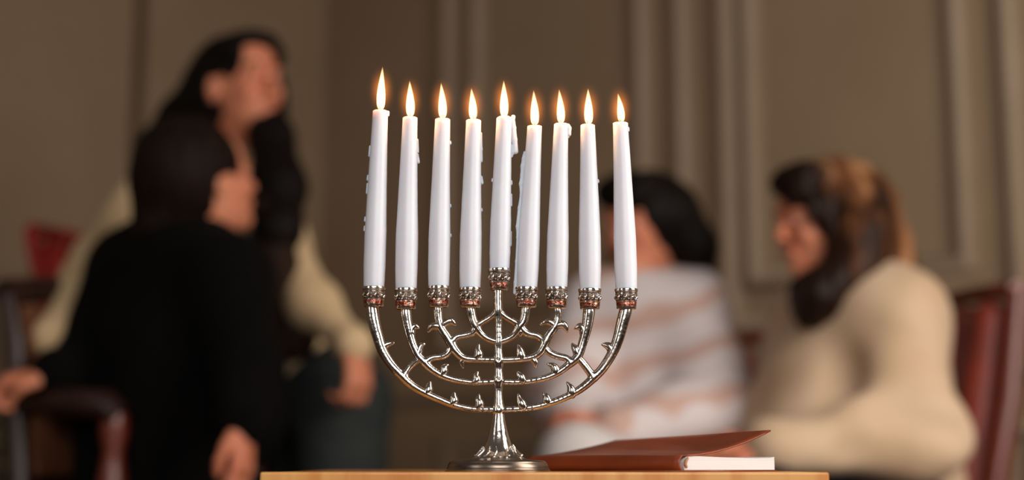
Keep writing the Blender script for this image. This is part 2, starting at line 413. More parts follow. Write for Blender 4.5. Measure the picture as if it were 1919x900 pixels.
# ================================================================ menorah
MD = 1.2
PX = MD / FPX
def j(px, py, dy=0): return J(px, py, MD) + V(0, dy, 0)
mroot = empty('menorah', (J(933, 884, MD)[0], MD, TABLE_Z), 'silver nine-branched menorah with curling leaf spurs and engraved cups', 'menorah')
mo = np.array(mroot.location)
def metal(name, strands, parent=mroot, k=.0016, h=.00055, m=M_silver, extra=None):
    allp = np.array([p for st in strands for (p, r) in st]); mr = max(r for st in strands for (p, r) in st) + .004
    F = Field(allp.min(0) - mr, allp.max(0) + mr, h)
    for st in strands:
        for (a, ra), (b_, rb) in zip(st[:-1], st[1:]): F.cone(a, b_, ra, rb, k)
    if extra: extra(F)
    return F.build(name, m, parent, mo, relax=1)
def path(pts, sub=4, g=1.14):
    """catmull-rom through (px, py, r_px) -> [(point, radius)]"""
    P = [np.array(p[:3], float) for p in pts]; P = [2*P[0]-P[1]] + P + [2*P[-1]-P[-2]]; out = []
    for i in range(1, len(P)-2):
        for s_ in range(sub):
            t = s_/sub
            q = .5*((2*P[i]) + (-P[i-1]+P[i+1])*t + (2*P[i-1]-5*P[i]+4*P[i+1]-P[i+2])*t*t + (-P[i-1]+3*P[i]-3*P[i+1]+P[i+2])*t**3)
            out.append(q)
    out.append(P[-2])
    return [(j(q[0], q[1]), max(q[2], .5)*g*PX) for q in out]
BR = {
 'L1': [(697,575,9.5),(701,603,9.3),(708,630,8.5),(717,657,7.8),(733,683,7),(753,704,6.8),(774,723,6.2),(800,738,5.6),(827,750,5),(853,760,4.6),(887,767,4.4),(930,768,4.6)],
 'L2': [(760.5,578,8),(761,592,7.8),(765,613,7.2),(772,640,6.2),(783,665,6),(794,677,6),(807,690,5.6),(827,703,5),(853,712,4.4),(887,717,4),(930,715,4.2)],
 'L3': [(820,573,7),(821.5,595,6.2),(826,613,6),(837,630,6.5),(847,647,6.6),(857,661,6),(870,671.5,5),(893,674,4.4),(930,675,4.4)],
 'L4': [(881.5,576,7),(885,594,6.2),(891,611,6.4),(903,627,4.6),(917,636,4.2),(933,641,4.2)],
 'R4': [(985,575,7),(982,598,6.2),(974,612,6.4),(963,628,4.6),(950,636,4.2),(935,641,4.2)],
 'R3': [(1044,576,7),(1045,595,5.8),(1040,612,6),(1028,629,6.2),(1021,643,6.6),(1012,660,6),(997,670,5),(965,674,4.4),(937,675,4.4)],
 'R2': [(1104.5,578,9),(1103,592,8.6),(1100,613,8),(1093,640,6.8),(1083,668,6.6),(1067,683,5.6),(1043,700,5),(1017,710,4.5),(977,716,4),(937,716,4.2)],
 'R1': [(1173.5,578,10),(1166,607,9.5),(1158,637,8.5),(1147,663,7.6),(1130,690,7),(1111,710,6.6),(1087,730,5.8),(1057,746,5.2),(1023,758,4.8),(990,765,4.4),(937,768,4.6)],
}
LINK = {   # small connecting stems cast with the branch
 'L1': [[(788,672,4.4),(776,680,4),(765,692,4),(757,706,5)]],
 'L2': [[(843,651,4),(839,662,4.2),(828,668.5,4.2),(810,671,4.2),(795,679,5)]],
 'L3': [[(890,614,5),(886,624,4.4),(871,628.5,4),(855,632,4.2),(846,643,5.4)]],
 'L4': [[(894,610,5),(905,603,3.6),(917,596,3.8),(932,583,5)]],
 'R4': [[(974,610,5),(962,602,4.2),(948,594,4),(934,582,5)]],
 'R3': [[(977,612,5.2),(984,622,5.2),(994,627,4.6),(1008,630,4.2),(1020,641,5.4)]],
 'R2': [[(1021,650,4),(1030,661,5),(1046,668,5),(1062,672,4.6),(1070,681,5)]],
 'R1': [[(1084,671,5),(1095,684,5.4),(1104,696,5.4),(1113,708,6)]],
}
LEAF = {
 'L1': [[(717,660,5.5),(719,650,4.6),(727,645,3.4),(738,643,1.4)],[(799,737,4.5),(803,731,5),(804,723,3.4),(807,715,.9)],[(847,757,4.5),(851,751,5),(850,743,3.4),(852,735,.9)],[(896,765,4.5),(899,757,5),(896,749,3.6),(898,739,.9)]],
 'L2': [[(770,628,5),(771,617,4.4),(777,611.5,3.6),(785,615,1.2)],[(783,664,5),(786,654,4),(790,647,3),(796,645,1.2)],[(829,702,4.5),(832,695,4.6),(832,688,3.4),(840,684,1.2)],[(890,716,4.5),(894,711,4.4),(892,704,3),(896,697,1)]],
 'L3': [[(826,613,4.5),(816,611,4.4),(808,613,3.6),(802,623,1)],[(827,611,4.5),(835,605,4.6),(845,602,4.4),(854,610,1)],[(893,671,4.5),(897,664,5.2),(895,655,3.6),(898,645,.9)],[(868,674,3.4),(865,680,2.4),(868,690,1)]],
 'L4': [[(889,619,3.5),(888,625,2.6),(884,630,1)]],
 'R4': [[(976,619,3.4),(976,624,3),(975,629,1.6)]],
 'R3': [[(1041,612,4.5),(1034,605,4.4),(1025,603,3.4),(1012,609,.9)],[(1043,611,4.5),(1052,608,4.6),(1059,612,3.8),(1063,623,1)],[(978,671,4.5),(976,664,5.2),(974,655,3.6),(970,646,.9)],[(998,673,3.6),(1003,679,3.6),(1004,689,1.2)]],
 'R2': [[(1094,627,5),(1093,617,4.8),(1087,612,4),(1077,617,1.2)],[(1083,666,5),(1080,656,4.8),(1076,651,3.2),(1072,644,1)],[(1041,700,4.5),(1041,692,4.8),(1036,686,3.6),(1025,682,1)],[(979,714,4.5),(977,707,4.4),(973,702,3),(970,697,1)]],
 'R1': [[(1148,664,5.5),(1145,653,5.2),(1138,648,4),(1128,646,1.2)],[(1072,741,4.5),(1071,733,5),(1069,726,3.4),(1062,716,.9)],[(1027,756,4.5),(1025,749,5),(1023,743,3.4),(1017,736,.9)],[(980,765,4.5),(978,757,5),(974,750,3.4),(971,738,.9)]],
}
for key, pts in BR.items():
    br = metal('branch', [path(pts)] + [path(l_) for l_ in LINK[key]])
    for lf in LEAF[key]: metal('leaf_spur', [path(lf, 3, 1.5)], parent=br, k=.001, h=.00045)
# stem
stem = [(933,540,7),(933,560,6.6),(933.5,580,7),(934,592,5.8),(934,612,5.2),(934,640,6),(934,655,5.2),(934,675,8),(934,688,5.6),(934,700,6),(934,713,8),(934,726,5.6),(934,748,6.4),(934,764,8.6),(934,772,9.5)]
def knots(F):
    for py in (675, 713): F.ell(j(934, py), (8.8*PX, 8.8*PX, 5*PX), k=.001)
    for py in (675, 711, 764): F.ell(j(934, py) + V(0, -9*PX, 0), (2.6*PX, 3*PX, 2.6*PX), k=.0006, sub=True)
metal('stem', [path(stem, 3)], extra=knots)
def lathe(name, cx, D, rows, m, parent, origin, seg=48):
    """rows of (py, r_px): profile of revolution about the vertical at px cx"""
    b = MB(); cz = [J(cx, r[0], D) for r in rows]; x = cz[0][0]
    b.loft([(p[0], D, p[2]) for p in cz], [r[1]*PX for r in rows], seg)
    return b.build(name, m, parent, origin)
bz = [(884.0, 97), (881, 97.5), (879.5, 95.5), (877.5, 95), (876, 93.5), (873, 93), (869, 91.5), (867.5, 90), (866, 89.6), (864, 86), (862.5, 78), (861, 62), (859, 50), (856, 44), (852, 38), (846, 32), (838, 26.5), (828, 22.5), (815, 18.3), (802, 15.2), (790, 12.6), (778, 10.6), (768, 9.2)]
cs = []; rs = []
zb = TABLE_Z
ztop = J(934, 768, MD)[2]
for (py, r) in bz:
    z = zb + (ztop - zb) * (884.0 - py)/(884.0 - 768.0)
    cs.append((J(933 if py > 840 else 934, 800, MD)[0], MD, z)); rs.append(r*PX)
b = MB(); b.loft(cs[:13], rs[:13], 96); base = b.build('base', M_base, mroot, mo)
b = MB(); b.loft(cs[12:], rs[12:], 64, cap=False); b.build('pedestal', M_silver, mroot, mo)
# relief of fruit and leaves round the foot of the column
rng = random.Random(4)
F = Field((cs[0][0]-.028, MD-.028, zb+.008), (cs[0][0]+.028, MD+.028, zb+.026), .0005)
for i in range(26):
    a = 2*PI*i/26 + rng.uniform(-.06, .06); rr = (42 + rng.uniform(-5, 4))*PX; zz = zb + .0112 + rng.uniform(0, .0025)
    c = V(cs[0][0] + rr*math.cos(a), MD + rr*math.sin(a), zz)
    F.ell(c, (.0015, .0015, .0012), k=.0004)
    if i % 2: F.chain([c, V(cs[0][0] + 33*PX*math.cos(a+.1), MD + 33*PX*math.sin(a+.1), zz+.005), V(cs[0][0] + 28*PX*math.cos(a+.05), MD + 28*PX*math.sin(a+.05), zz+.009)], [.0009, .0008, .0004], .0004)
F.build('foot_relief', M_silver, base, mo)

CUPS = [(700,538,575.5,21.5,18.5),(760,541,580,21.5,19),(822,537,576,21,18.5),(881,540,577,21,18.5),(935.5,504,544,21,16.5),(986.5,539,576,21.5,18.5),(1043,539,578,21,18.5),(1105.5,542,580,21.5,18.5),(1174,542,580,21.5,18.5)]
for ci, (cx, y0, y1, r0, r1) in enumerate(CUPS):
    H = y1 - y0; c0 = j(cx, y1)
    def ring(t): return V(c0[0], MD, c0[2] + (j(cx, y0)[2]-c0[2])*t)
    prof = [(0,.45),(0,.9),(.02,.97),(.07,1.0),(.10,1.0),(.12,.95),(.15,.955),(.32,.965),(.34,1.0),(.37,1.0),(.39,.955),(.70,.965),(.72,1.01),(.76,1.01),(.78,.97),(.86,.975),(.88,1.02),(.97,1.03),(1.0,1.0),(1.0,.90),(.9,.86),(.3,.82),(.3,.1)]
    rad = lambda t, f: (r1 + (r0-r1)*t)*f*PX
    b = MB(); b.loft([ring(t) for t, f in prof], [rad(t, f) for t, f in prof], 40)
    cup = b.build('candle_cup', M_silver, mroot, mo)
    b = MB(); pr = [(.14,.96),(.15,.985),(.31,.985),(.32,.96)]
    b.loft([ring(t) for t, f in pr], [rad(t, f) for t, f in pr], 40, cap=False); b.build('red_reflection_band', M_band, cup, mo)  # ring that carries the painted red reflections
    b = MB(); pr = [(.40,.955),(.41,.968),(.69,.972),(.70,.955)]
    b.loft([ring(t) for t, f in pr], [rad(t, f) for t, f in pr], 40, cap=False); b.build('engraved_ground', M_silver_dark, cup, mo)
    b = MB(); pr = [(.79,.96),(.80,.985),(.85,.985),(.86,.96)]
    b.loft([ring(t) for t, f in pr], [rad(t, f) for t, f in pr], 40, cap=False); b.build('dark_groove', M_silver_dark, cup, mo)
    rg = random.Random(ci*7+3)
    F = Field(ring(0) - V(.012, .012, 0), ring(1) + V(.012, .012, .001), .0005)
    nn = 9
    for i in range(nn):          # raised slanting leaf strokes in the band
        a = 2*PI*i/nn + ci; sl = .16
        pts = []
        for (t, da) in ((.43, -sl), (.56, 0), (.67, sl)):
            q = ring(t); r_ = rad(t, .985); pts.append(q + V(r_*math.cos(a+da), r_*math.sin(a+da), 0))
        F.chain(pts, [.0005, .0013, .0005], .0006)
        a2 = a + PI/nn; q = ring(.48); r_ = rad(.48, .985); F.ell(q + V(r_*math.cos(a2), r_*math.sin(a2), 0), (.0008,)*3, k=.0003)
        q = ring(.64); r_ = rad(.64, .985); F.ell(q + V(r_*math.cos(a2), r_*math.sin(a2), 0), (.0006,)*3, k=.0003)
    F.build('leaf_relief', M_silver if ci not in (0, 1, 5) else M_silver, cup, mo)
    if y1 > 560:
        b = MB(); q0 = j(cx, y1); pr = [(-1.0, 6.5), (-.3, 9.5), (1.0, 10.5), (2.0, 8.5)]
        b.loft([V(q0[0], MD, q0[2] + (a_ - 1)*PX) for a_, r_ in pr], [r_*PX for a_, r_ in pr], 24); b.build('collar', M_silver, cup, mo)

# ================================================================ candles
# bottom (x, y), r ; top (x, y), r ; flame base, tip, half width
CAN = [
 ((700.5,540),20.5,(712.8,209),14.6,(713.5,206),(717,125),8.2,'tallest white taper candle, leftmost on the menorah, with drips on its left side'),
 ((761,543),21,(768.5,221.5),14.0,(769,218),(767.7,151),8.3,'white taper candle second from the left on the menorah, drips at its upper right'),
 ((822,539),20.5,(829.5,224.5),14.3,(829.6,221),(826.6,155),8.0,'white taper candle third from the left, one small bead of wax high on its right'),
 ((881,542),20.5,(887.5,226.5),14.3,(886.6,222),(883.3,165),7.8,'white taper candle just left of the raised middle candle, thin drip down its right edge'),
 ((936,507),19.5,(945,222),14.8,(944.8,219),(944,150.5),8.0,'white taper candle in the raised middle cup with a hanging curl of wax'),
 ((987,541),20.5,(1001.8,237.5),13.8,(1002.3,235),(1000,169),8.0,'shortest white taper candle, right of the middle one, ragged wax down its left side'),
 ((1043.5,541),20.3,(1051.5,233.5),13.4,(1051.5,231),(1047.7,167),7.6,'white taper candle third from the right, squared lip of wax at top right'),
 ((1106,544),20.8,(1101.3,235.5),13.7,(1103.3,233),(1102,165.5),8.2,'white taper candle second from the right, leaning left and almost free of drips'),
 ((1173.8,544),21,(1162.7,231.5),14.2,(1164.5,229),(1157.8,174.5),7.0,'white taper candle rightmost on the menorah, leaning left, smooth sides'),
]
DRIP = [
 [[(695,275,1.6),(692,292,2.0)],[(689,290,1.8),(688,292,2.2)],[(687,330,1.6),(686,337,2.2)],[(688,345,1.2),(688,362,1.6)],[(684,408,1.2),(683,414,1.8)],[(685,425,1),(684,432,1.5)],[(727,211,2.2),(729,216,1.8)]],
 [[(783,262,1.0),(784,285,2.2)],[(785,290,1.4),(785.5,304,2.6)],[(784,270,1.5),(785,276,1.8)]],
 [[(843,266,1.4),(844.5,269,2.2)],[(843,384,1.2),(843.5,387,1.8)],[(842,440,1.2),(842.5,443,1.5)]],
 [[(901,250,1.0),(903,280,1.8),(903.5,302,2.4)],[(903,332,1.8),(903.5,343,2.6)],[(902,392,1.3),(902.5,395,1.8)]],
 [[(958,224,2.2),(963,219,1.9)],[(961,219,2.2),(963,240,3.0),(964,262,4.4),(966,284,4.6)],[(966,284,3.4),(971,293,2.0)],[(959,275,2.8),(962,286,2.8)],[(957,340,1.4),(958,345,1.8)],[(958,365,1.2),(958.5,385,1.6)],[(958,435,1.2),(958,460,1.6)],[(921,336,1.2),(921.5,339,1.8)]],
 [[(986,287,2.8),(984,298,4.6),(981,312,4.6),(979,328,3),(977,345,3.6),(975,365,2),(973,390,2.5),(970,425,3.0),(968,445,1.8),(966.5,490,2.2),(966,530,2.6),(964.5,549,2.8)],[(980,292,2.6),(983,288,2.4)]],
 [[(1061,236,3.2),(1066,241,3.6),(1066.5,252,3.4)],[(1063,252,2.5),(1064,257,1.8)]],
 [[(1118.5,338,1.2),(1119.5,341,1.9)]],
 [[(1172,240,1.2),(1172.5,245,1.4)]],
]
for i, ((bx, by), br_, (tx, ty), tr, (fx, fy), (gx, gy), fw, lab) in enumerate(CAN):
    A = j(bx, by); A = V(A[0], MD, A[2] - .006); T = j(tx, ty)
    root = empty('candle', A, lab, 'candle', 'lit white taper candles in the menorah')
    cs = []; rs = []
    n = 26; rg = random.Random(i+11)
    for q in range(n+1):
        t = q/n; c = A + (T-A)*t
        r = br_*1.02 + (tr - br_*1.02)*min(1, max(0, (t-.34)/.66))**0.9
        if t < .12: r = br_*(.93 + .07*t/.12)
        r *= 1 + rg.uniform(-.006, .006)
        bow = math.sin(t*PI)*(-.8 if i < 7 else .8)
        cs.append(c + V(bow*PX, 0, 0)); rs.append(r*PX)
    zt = T[2]; top = cs[-1]
    dome = [(1.3,.985),(2.3,.9),(2.8,.72),(2.4,.5),(1.4,.3),(1.2,.1)] if i != 4 else [(1.6,.96),(3.4,.84),(4.8,.66),(5.4,.45),(5.2,.25),(5.0,.08)]
    if i in (5, 8): dome = [(.8,.98),(1.2,.9),(1.0,.72),(.0,.5),(-1.0,.3),(-1.2,.1)]
    for (dz, f) in dome: cs.append(V(top[0], top[1], zt + (dz-1.5)*PX)); rs.append(tr*f*PX)
    b = MB(); b.loft(cs, rs, 40); wx = b.build('wax_body', M_wax, root, A)
    # drips as cast wax
    groups = [DRIP[i]] if i in (4,) else [[dr] for dr in DRIP[i]]
    if i == 4: groups = [DRIP[i][:4]] + [[dr] for dr in DRIP[i][4:]]
    for grp in groups:
        pts = np.array([(p[0], p[1]) for dr in grp for p in dr])
        P0 = j(pts[:,0].min()-7, pts[:,1].max()+7); P1 = j(pts[:,0].max()+7, pts[:,1].min()-7)
        F = Field((P0[0], MD-.004, P0[2]), (P1[0], MD+.004, P1[2]), .00028)
        for dr in grp:
            ch = []
            for p in dr:      # seat every drip on the candle's side
                t = max(0, min(1, (by-p[1])/(by-ty))); ax_ = bx + (tx-bx)*t + math.sin(t*PI)*(-.8 if i < 7 else .8)
                rr_ = br_*1.02 + (tr - br_*1.02)*min(1, max(0, (t-.34)/.66))**0.9
                lim = rr_ + (-.1 if p[2] < 2.5 else .35)*p[2]; dx = p[0] - ax_
                if not (i == 4 and dr in DRIP[4][:2]): dx = max(-lim, min(lim, dx))
                if abs(dx) < rr_: dx = math.copysign(rr_ - .2*p[2], dx)
                ch.append((j(ax_ + dx, p[1]) + V(0, -.0003, 0), (p[2]+.9)*PX))
            F.chain([c for c, r in ch], [r for c, r in ch], .0012)
        F.build('wax_drip', M_wax, wx, A, relax=0 if i != 4 else 1)
    # wick
    w0 = V(top[0], MD, zt - 1*PX); fb = j(fx, fy); 
    side = [1, -.2, -.8, .3, .5, .6, .4, .2, .9][i]
    b = MB(); b.tube([w0, w0 + V(side*1*PX, 0, 4*PX), w0 + V(-side*1.2*PX, 0, 8.5*PX), w0 + V(-side*.4*PX, 0, 12*PX)], [1.5*PX, 1.5*PX, 1.7*PX, 1.2*PX], 8)
    b.build('wick', M_wick, root, A)
    # flame: luminous body standing on the wick
    B0 = V(j(fx, fy)[0], MD, zt + 3.2*PX); G = j(gx, gy)
    cs = []; rs = []
    prof = [(0,.30),(.03,.62),(.08,.84),(.15,.95),(.24,1.0),(.34,.98),(.46,.88),(.58,.73),(.70,.55),(.81,.37),(.91,.20),(1.0,.02)]
    for (t, f) in prof:
        c = B0 + (G-B0)*t; c = c + V(-(G-B0)[0]*.8*math.sin(PI*t)*.3, 0, 0)
        cs.append(c); rs.append((fw+.4)*f*PX)
    b = MB(); b.loft(cs, rs, 24); b.build('flame', M_flame, root, A)
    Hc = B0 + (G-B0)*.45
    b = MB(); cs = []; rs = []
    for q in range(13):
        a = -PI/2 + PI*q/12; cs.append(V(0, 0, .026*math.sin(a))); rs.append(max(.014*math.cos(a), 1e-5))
    b.loft(cs, rs, 20); ho = b.build('bloom_glow', M_halo, root); ho.location = Hc - A  # added glowing shell that stands in for lens bloom
    l = bpy.data.lights.new('flame_light', 'POINT'); l.energy = 0.062; l.color = (1.0, .50, .20); l.shadow_soft_size = .003
    lo = bpy.data.objects.new('flame_light', l); C.objects.link(lo); lo.parent = root; lo.location = B0 + (G-B0)*.35 - A

# ================================================================ notebook
nb = empty('notebook', (J(1280, 886, 1.16)[0], 1.165, TABLE_Z), 'brown leather notebook lying on the table with its front cover lifted open', 'notebook')
no = np.array(nb.location)
Bc = V(no[0], no[1]); ph = math.radians(51)
sd = V(-math.cos(ph), math.sin(ph)); wd = V(math.sin(ph), math.cos(ph)); NL_, NW_ = .193, .113
TH_ = .0122
def nbp(s, w_, z): p = Bc + sd*s + wd*w_; return (p[0], p[1], TABLE_Z + z)
# back cover, spine and lifted front cover
b = MB()
def strip(rows, m, name, th=.0012, parent=nb):
    """rows: list of (w, z) section along spine; lofted along s with optional function"""
    b = MB(); v = []; f = []; ns = len(rows)
    for row in rows: v += row
    nc = len(rows[0])
    for i in range(ns-1):
        for k in range(nc-1): f.append((i*nc+k, i*nc+k+1, (i+1)*nc+k+1, (i+1)*nc+k))
    o = mk(name, v, f, m, parent, no)
    so = o.modifiers.new('thick', 'SOLIDIFY'); so.thickness = th; so.offset = 0
    return o
strip([[nbp(NL_*a, w_, .0008) for w_ in (-.0015, .05, NW_+.001)] for a in (0, .5, 1)], M_cover, 'back_cover')
rows = []
for a in [q/24 for q in range(25)]:
    r = []
    for q in range(9):
        an = PI*q/8; r.append(nbp(NL_*a, .002 - .0052*math.sin(an), .0008 + (TH_*.5)*(1 - math.cos(an)) + (.0006*math.sin(a*3))))
    rows.append(r)
strip(rows, M_cover, 'spine')
rows = []
for a in [q/24 for q in range(25)]:
    r = []
    for q in range(13):
        t = q/12.0
        lift = .0215*(1 - .27*a)
        # curls up from the hinge; the near corner rises most
        z = TH_ + .0008 + lift*(t**1.75) + .0012*math.sin(PI*t)*a
        r.append(nbp(NL_*a, .002 + (NW_-.004)*t*(1-.03*t), z))
    rows.append(r)
strip(rows, M_cover, 'front_cover')
b = MB(); v = []
npg = 10
sec = [(.0035, .0016), (.0015, .0045), (.0015, .0085), (.006, .0122), (.012, .0128), (.05, .0117), (.09, .0112), (.106, .0116), (NW_-.001, .0124), (NW_-.001, .0016)]
for a in (0.004, .996):
    v += [nbp(NL_*a, w_, z) for (w_, z) in sec]
k = len(sec); f = [(i, (i+1) % k, k+(i+1) % k, k+i) for i in range(k)] + [list(range(k))[::-1], [k+i for i in range(k)]]
b.add(v, f); pb = b.build('page_block', M_page, nb, no)
import bmesh
bm = bmesh.new(); bm.from_mesh(pb.data); bmesh.ops.recalc_face_normals(bm, faces=bm.faces); bm.to_mesh(pb.data); bm.free()
b = MB(); b.tube([nbp(-.0008, .0042, .0035), nbp(-.0012, .0022, .006), nbp(-.001, .0035, .009), nbp(-.0006, .006, .0112)], [.0011, .0014, .0014, .0010], 8)
b.build('headband', M_inner, nb, no)

# ================================================================ people
def rotframe(fwd, up=(0, 0, 1)):
    f = unit(fwd); l = unit(np.cross(unit(up), f)); u = np.cross(f, l); return np.array([f, l, u])   # rows
class Head:
    def __init__(s, c, fwd, up=(0,0,1), sc=1.0): s.c = np.asarray(c, float); s.R = rotframe(fwd, up); s.sc = sc
    def p(s, x, y, z): return s.c + s.sc*(x*s.R[0] + y*s.R[1] + z*s.R[2])
    def skin(s, F):
        e = lambda c, r, k=.02, sub=False: F.ell(s.p(*c), np.array(r)*s.sc, s.R, k, sub)
        e((-.008, 0, .025), (.093, .074, .088))
        e((.025, 0, -.03), (.062, .060, .075)); e((.035, 0, -.072), (.046, .040, .036)); e((.072, 0, -.092), (.016, .018, .014))
        e((.062, 0, .045), (.034, .05, .045), .02)
        for y in (-1, 1):
            e((.062, y*.036, -.026), (.024, .022, .024), .015)
            e((.095, y*.031, .004), (.017, .016, .011), .012, True)
            e((.079, y*.031, .003), (.0125, .0135, .0115), .004)
            e((.088, y*.030, .020), (.008, .020, .005), .01)
            e((-.004, y*.077, -.006), (.017, .009, .031), .006); e((.006, y*.083, -.004), (.009, .006, .018), .004, True)
            e((.101, y*.011, -.030), (.009, .008, .007), .006)
        F.cone(s.p(.088, 0, .012), s.p(.108, 0, -.026), .007*s.sc, .0105*s.sc, .01)
        e((.091, 0, -.054), (.008, .021, .005), .006); e((.089, 0, -.063), (.008, .018, .006), .006)
    def neck(s, F, nb_, r=.052): F.cone(s.p(-.022, 0, -.05), nb_, r, r*1.05, .03)
    def bits(s, root, org):
        for y in (-1, 1):
            F = Field(s.p(.079, y*.031, .003)-.02, s.p(.079, y*.031, .003)+.02, .0015)
            F.ell(s.p(.0805, y*.031, .002), (.0112, .0115, .0066), s.R, .001); ey = F.build('eye', M_eye, root, org)
            F = Field(s.p(.09, y*.031, .003)-.012, s.p(.09, y*.031, .003)+.012, .001)
            F.ell(s.p(.0882, y*.031, .002), (.0045, .0052, .0052), s.R, .001); F.build('iris', M_iris, ey, org)
            F = Field(s.p(.09, y*.032, .024)-.03, s.p(.09, y*.032, .024)+.03, .0015)
            F.chain([s.p(.0975, y*.016, .026), s.p(.094, y*.032, .030), s.p(.080, y*.048, .025)], [.0022, .0026, .0014], .002); F.build('eyebrow', M_brow, root, org)
        F = Field(s.p(.095, 0, -.058)-.035, s.p(.095, 0, -.058)+.035, .0015)
        F.ell(s.p(.0930, 0, -.0540), (.0072, .020, .0040), s.R, .002); F.ell(s.p(.0912, 0, -.0618), (.0072, .016, .0048), s.R, .002); F.build('lips', M_lip, root, org)
def hand(F, w_, fwd, palm, side, curl=.5, spread=.1, sc=1.0):
    """w_: wrist; fwd: towards the fingers; palm: palm normal; side: +1 thumb at cross(palm,fwd)"""
    f = unit(fwd); n = unit(np.asarray(palm, float) - f*np.dot(palm, f)); t = np.cross(n, f)*side
    P_ = lambda a, b_, c_: w_ + sc*(a*f + b_*t + c_*n)
    for b_ in (-.024, -.008, .009, .025): F.cone(P_(.012, b_*.6, 0), P_(.082, b_, 0), .014*sc, .0115*sc, .012)
    ln = [(-.029, .064), (-.010, .078), (.009, .083), (.028, .075)]
    for qi, (b_, L) in enumerate(ln):
        a0 = spread*(qi-1.5)
        p = P_(.080, b_, 0); ang = .15; r = .0088*sc
        for sg, (fr, da) in enumerate(((.45, .35), (.32, .8), (.23, .55))):
            ang += curl*da*1.5
            d = unit(f*math.cos(ang) + n*math.sin(ang) + t*a0*.6)
            q = p + d*L*fr*sc; r2 = r*.9
            F.cone(p, q, r, r2, .003); p, r = q, r2
    p = P_(.022, .024, .004); q = P_(.050, .046, .012); F.cone(p, q, .0145*sc, .011*sc, .01)
    q2 = P_(.074, .052 - .014*curl, .016 + .016*curl); F.cone(q, q2, .0105*sc, .0095*sc, .003)
    q3 = P_(.094, .050 - .03*curl, .018 + .026*curl); F.cone(q2, q3, .0092*sc, .0078*sc, .003)
def folds(amp, fx=38, fz=22, seed=0):
    r = np.random.RandomState(seed); ph_ = r.uniform(0, 6, 6)
    def fn(x, y, z):
        a = np.sin(fx*.5*x + 5*np.sin(9*z + ph_[0]) + ph_[1]) ; b_ = np.sin(fz*z + 4*np.sin(7*x + 5*y + ph_[2]) + ph_[3])
        c_ = np.sin(fx*y*.7 + fz*z*.8 + 3*np.sin(11*x + ph_[4])); 
        return amp*(a*.4 + b_*.8 + c_*.6)
    return fn
def strands(amp, H, seed=0):
    r = np.random.RandomState(seed); p1, p2, p3 = r.uniform(0, 6, 3)
    def fn(x, y, z):
        dx, dy = x - H.c[0], y - H.c[1]; a = np.arctan2(dy, dx)
        return amp*(np.sin(a*26 + 3*np.sin(14*z + p1)) + .7*np.sin(a*53 + 2*np.sin(22*z + p2)) + .6*np.sin(180*dx + 90*dy + 14*z + p3))
    return fn
def bounds(pts, m=.2):
    a = np.array(pts); return a.min(0) - m, a.max(0) + m
def shoe(F, ankle, fwd):
    f = unit(V(fwd[0], fwd[1], 0)); h = V(ankle[0], ankle[1], .045)
    F.cone(h - f*.04, h + f*.06, .042, .040, .02); F.cone(h + f*.05 - V(0,0,.010), h + f*.16 - V(0,0,.014), .036, .028, .03)
    F.cone(V(ankle[0], ankle[1], .10), h, .042, .042, .02)
def ground(F, z=.0):   # flatten below the sole
    k = int(max(0, math.ceil((z + .004 - F.lo[2])/F.h)));  F.F[:, :, :k] = np.maximum(F.F[:, :, :k], .01)

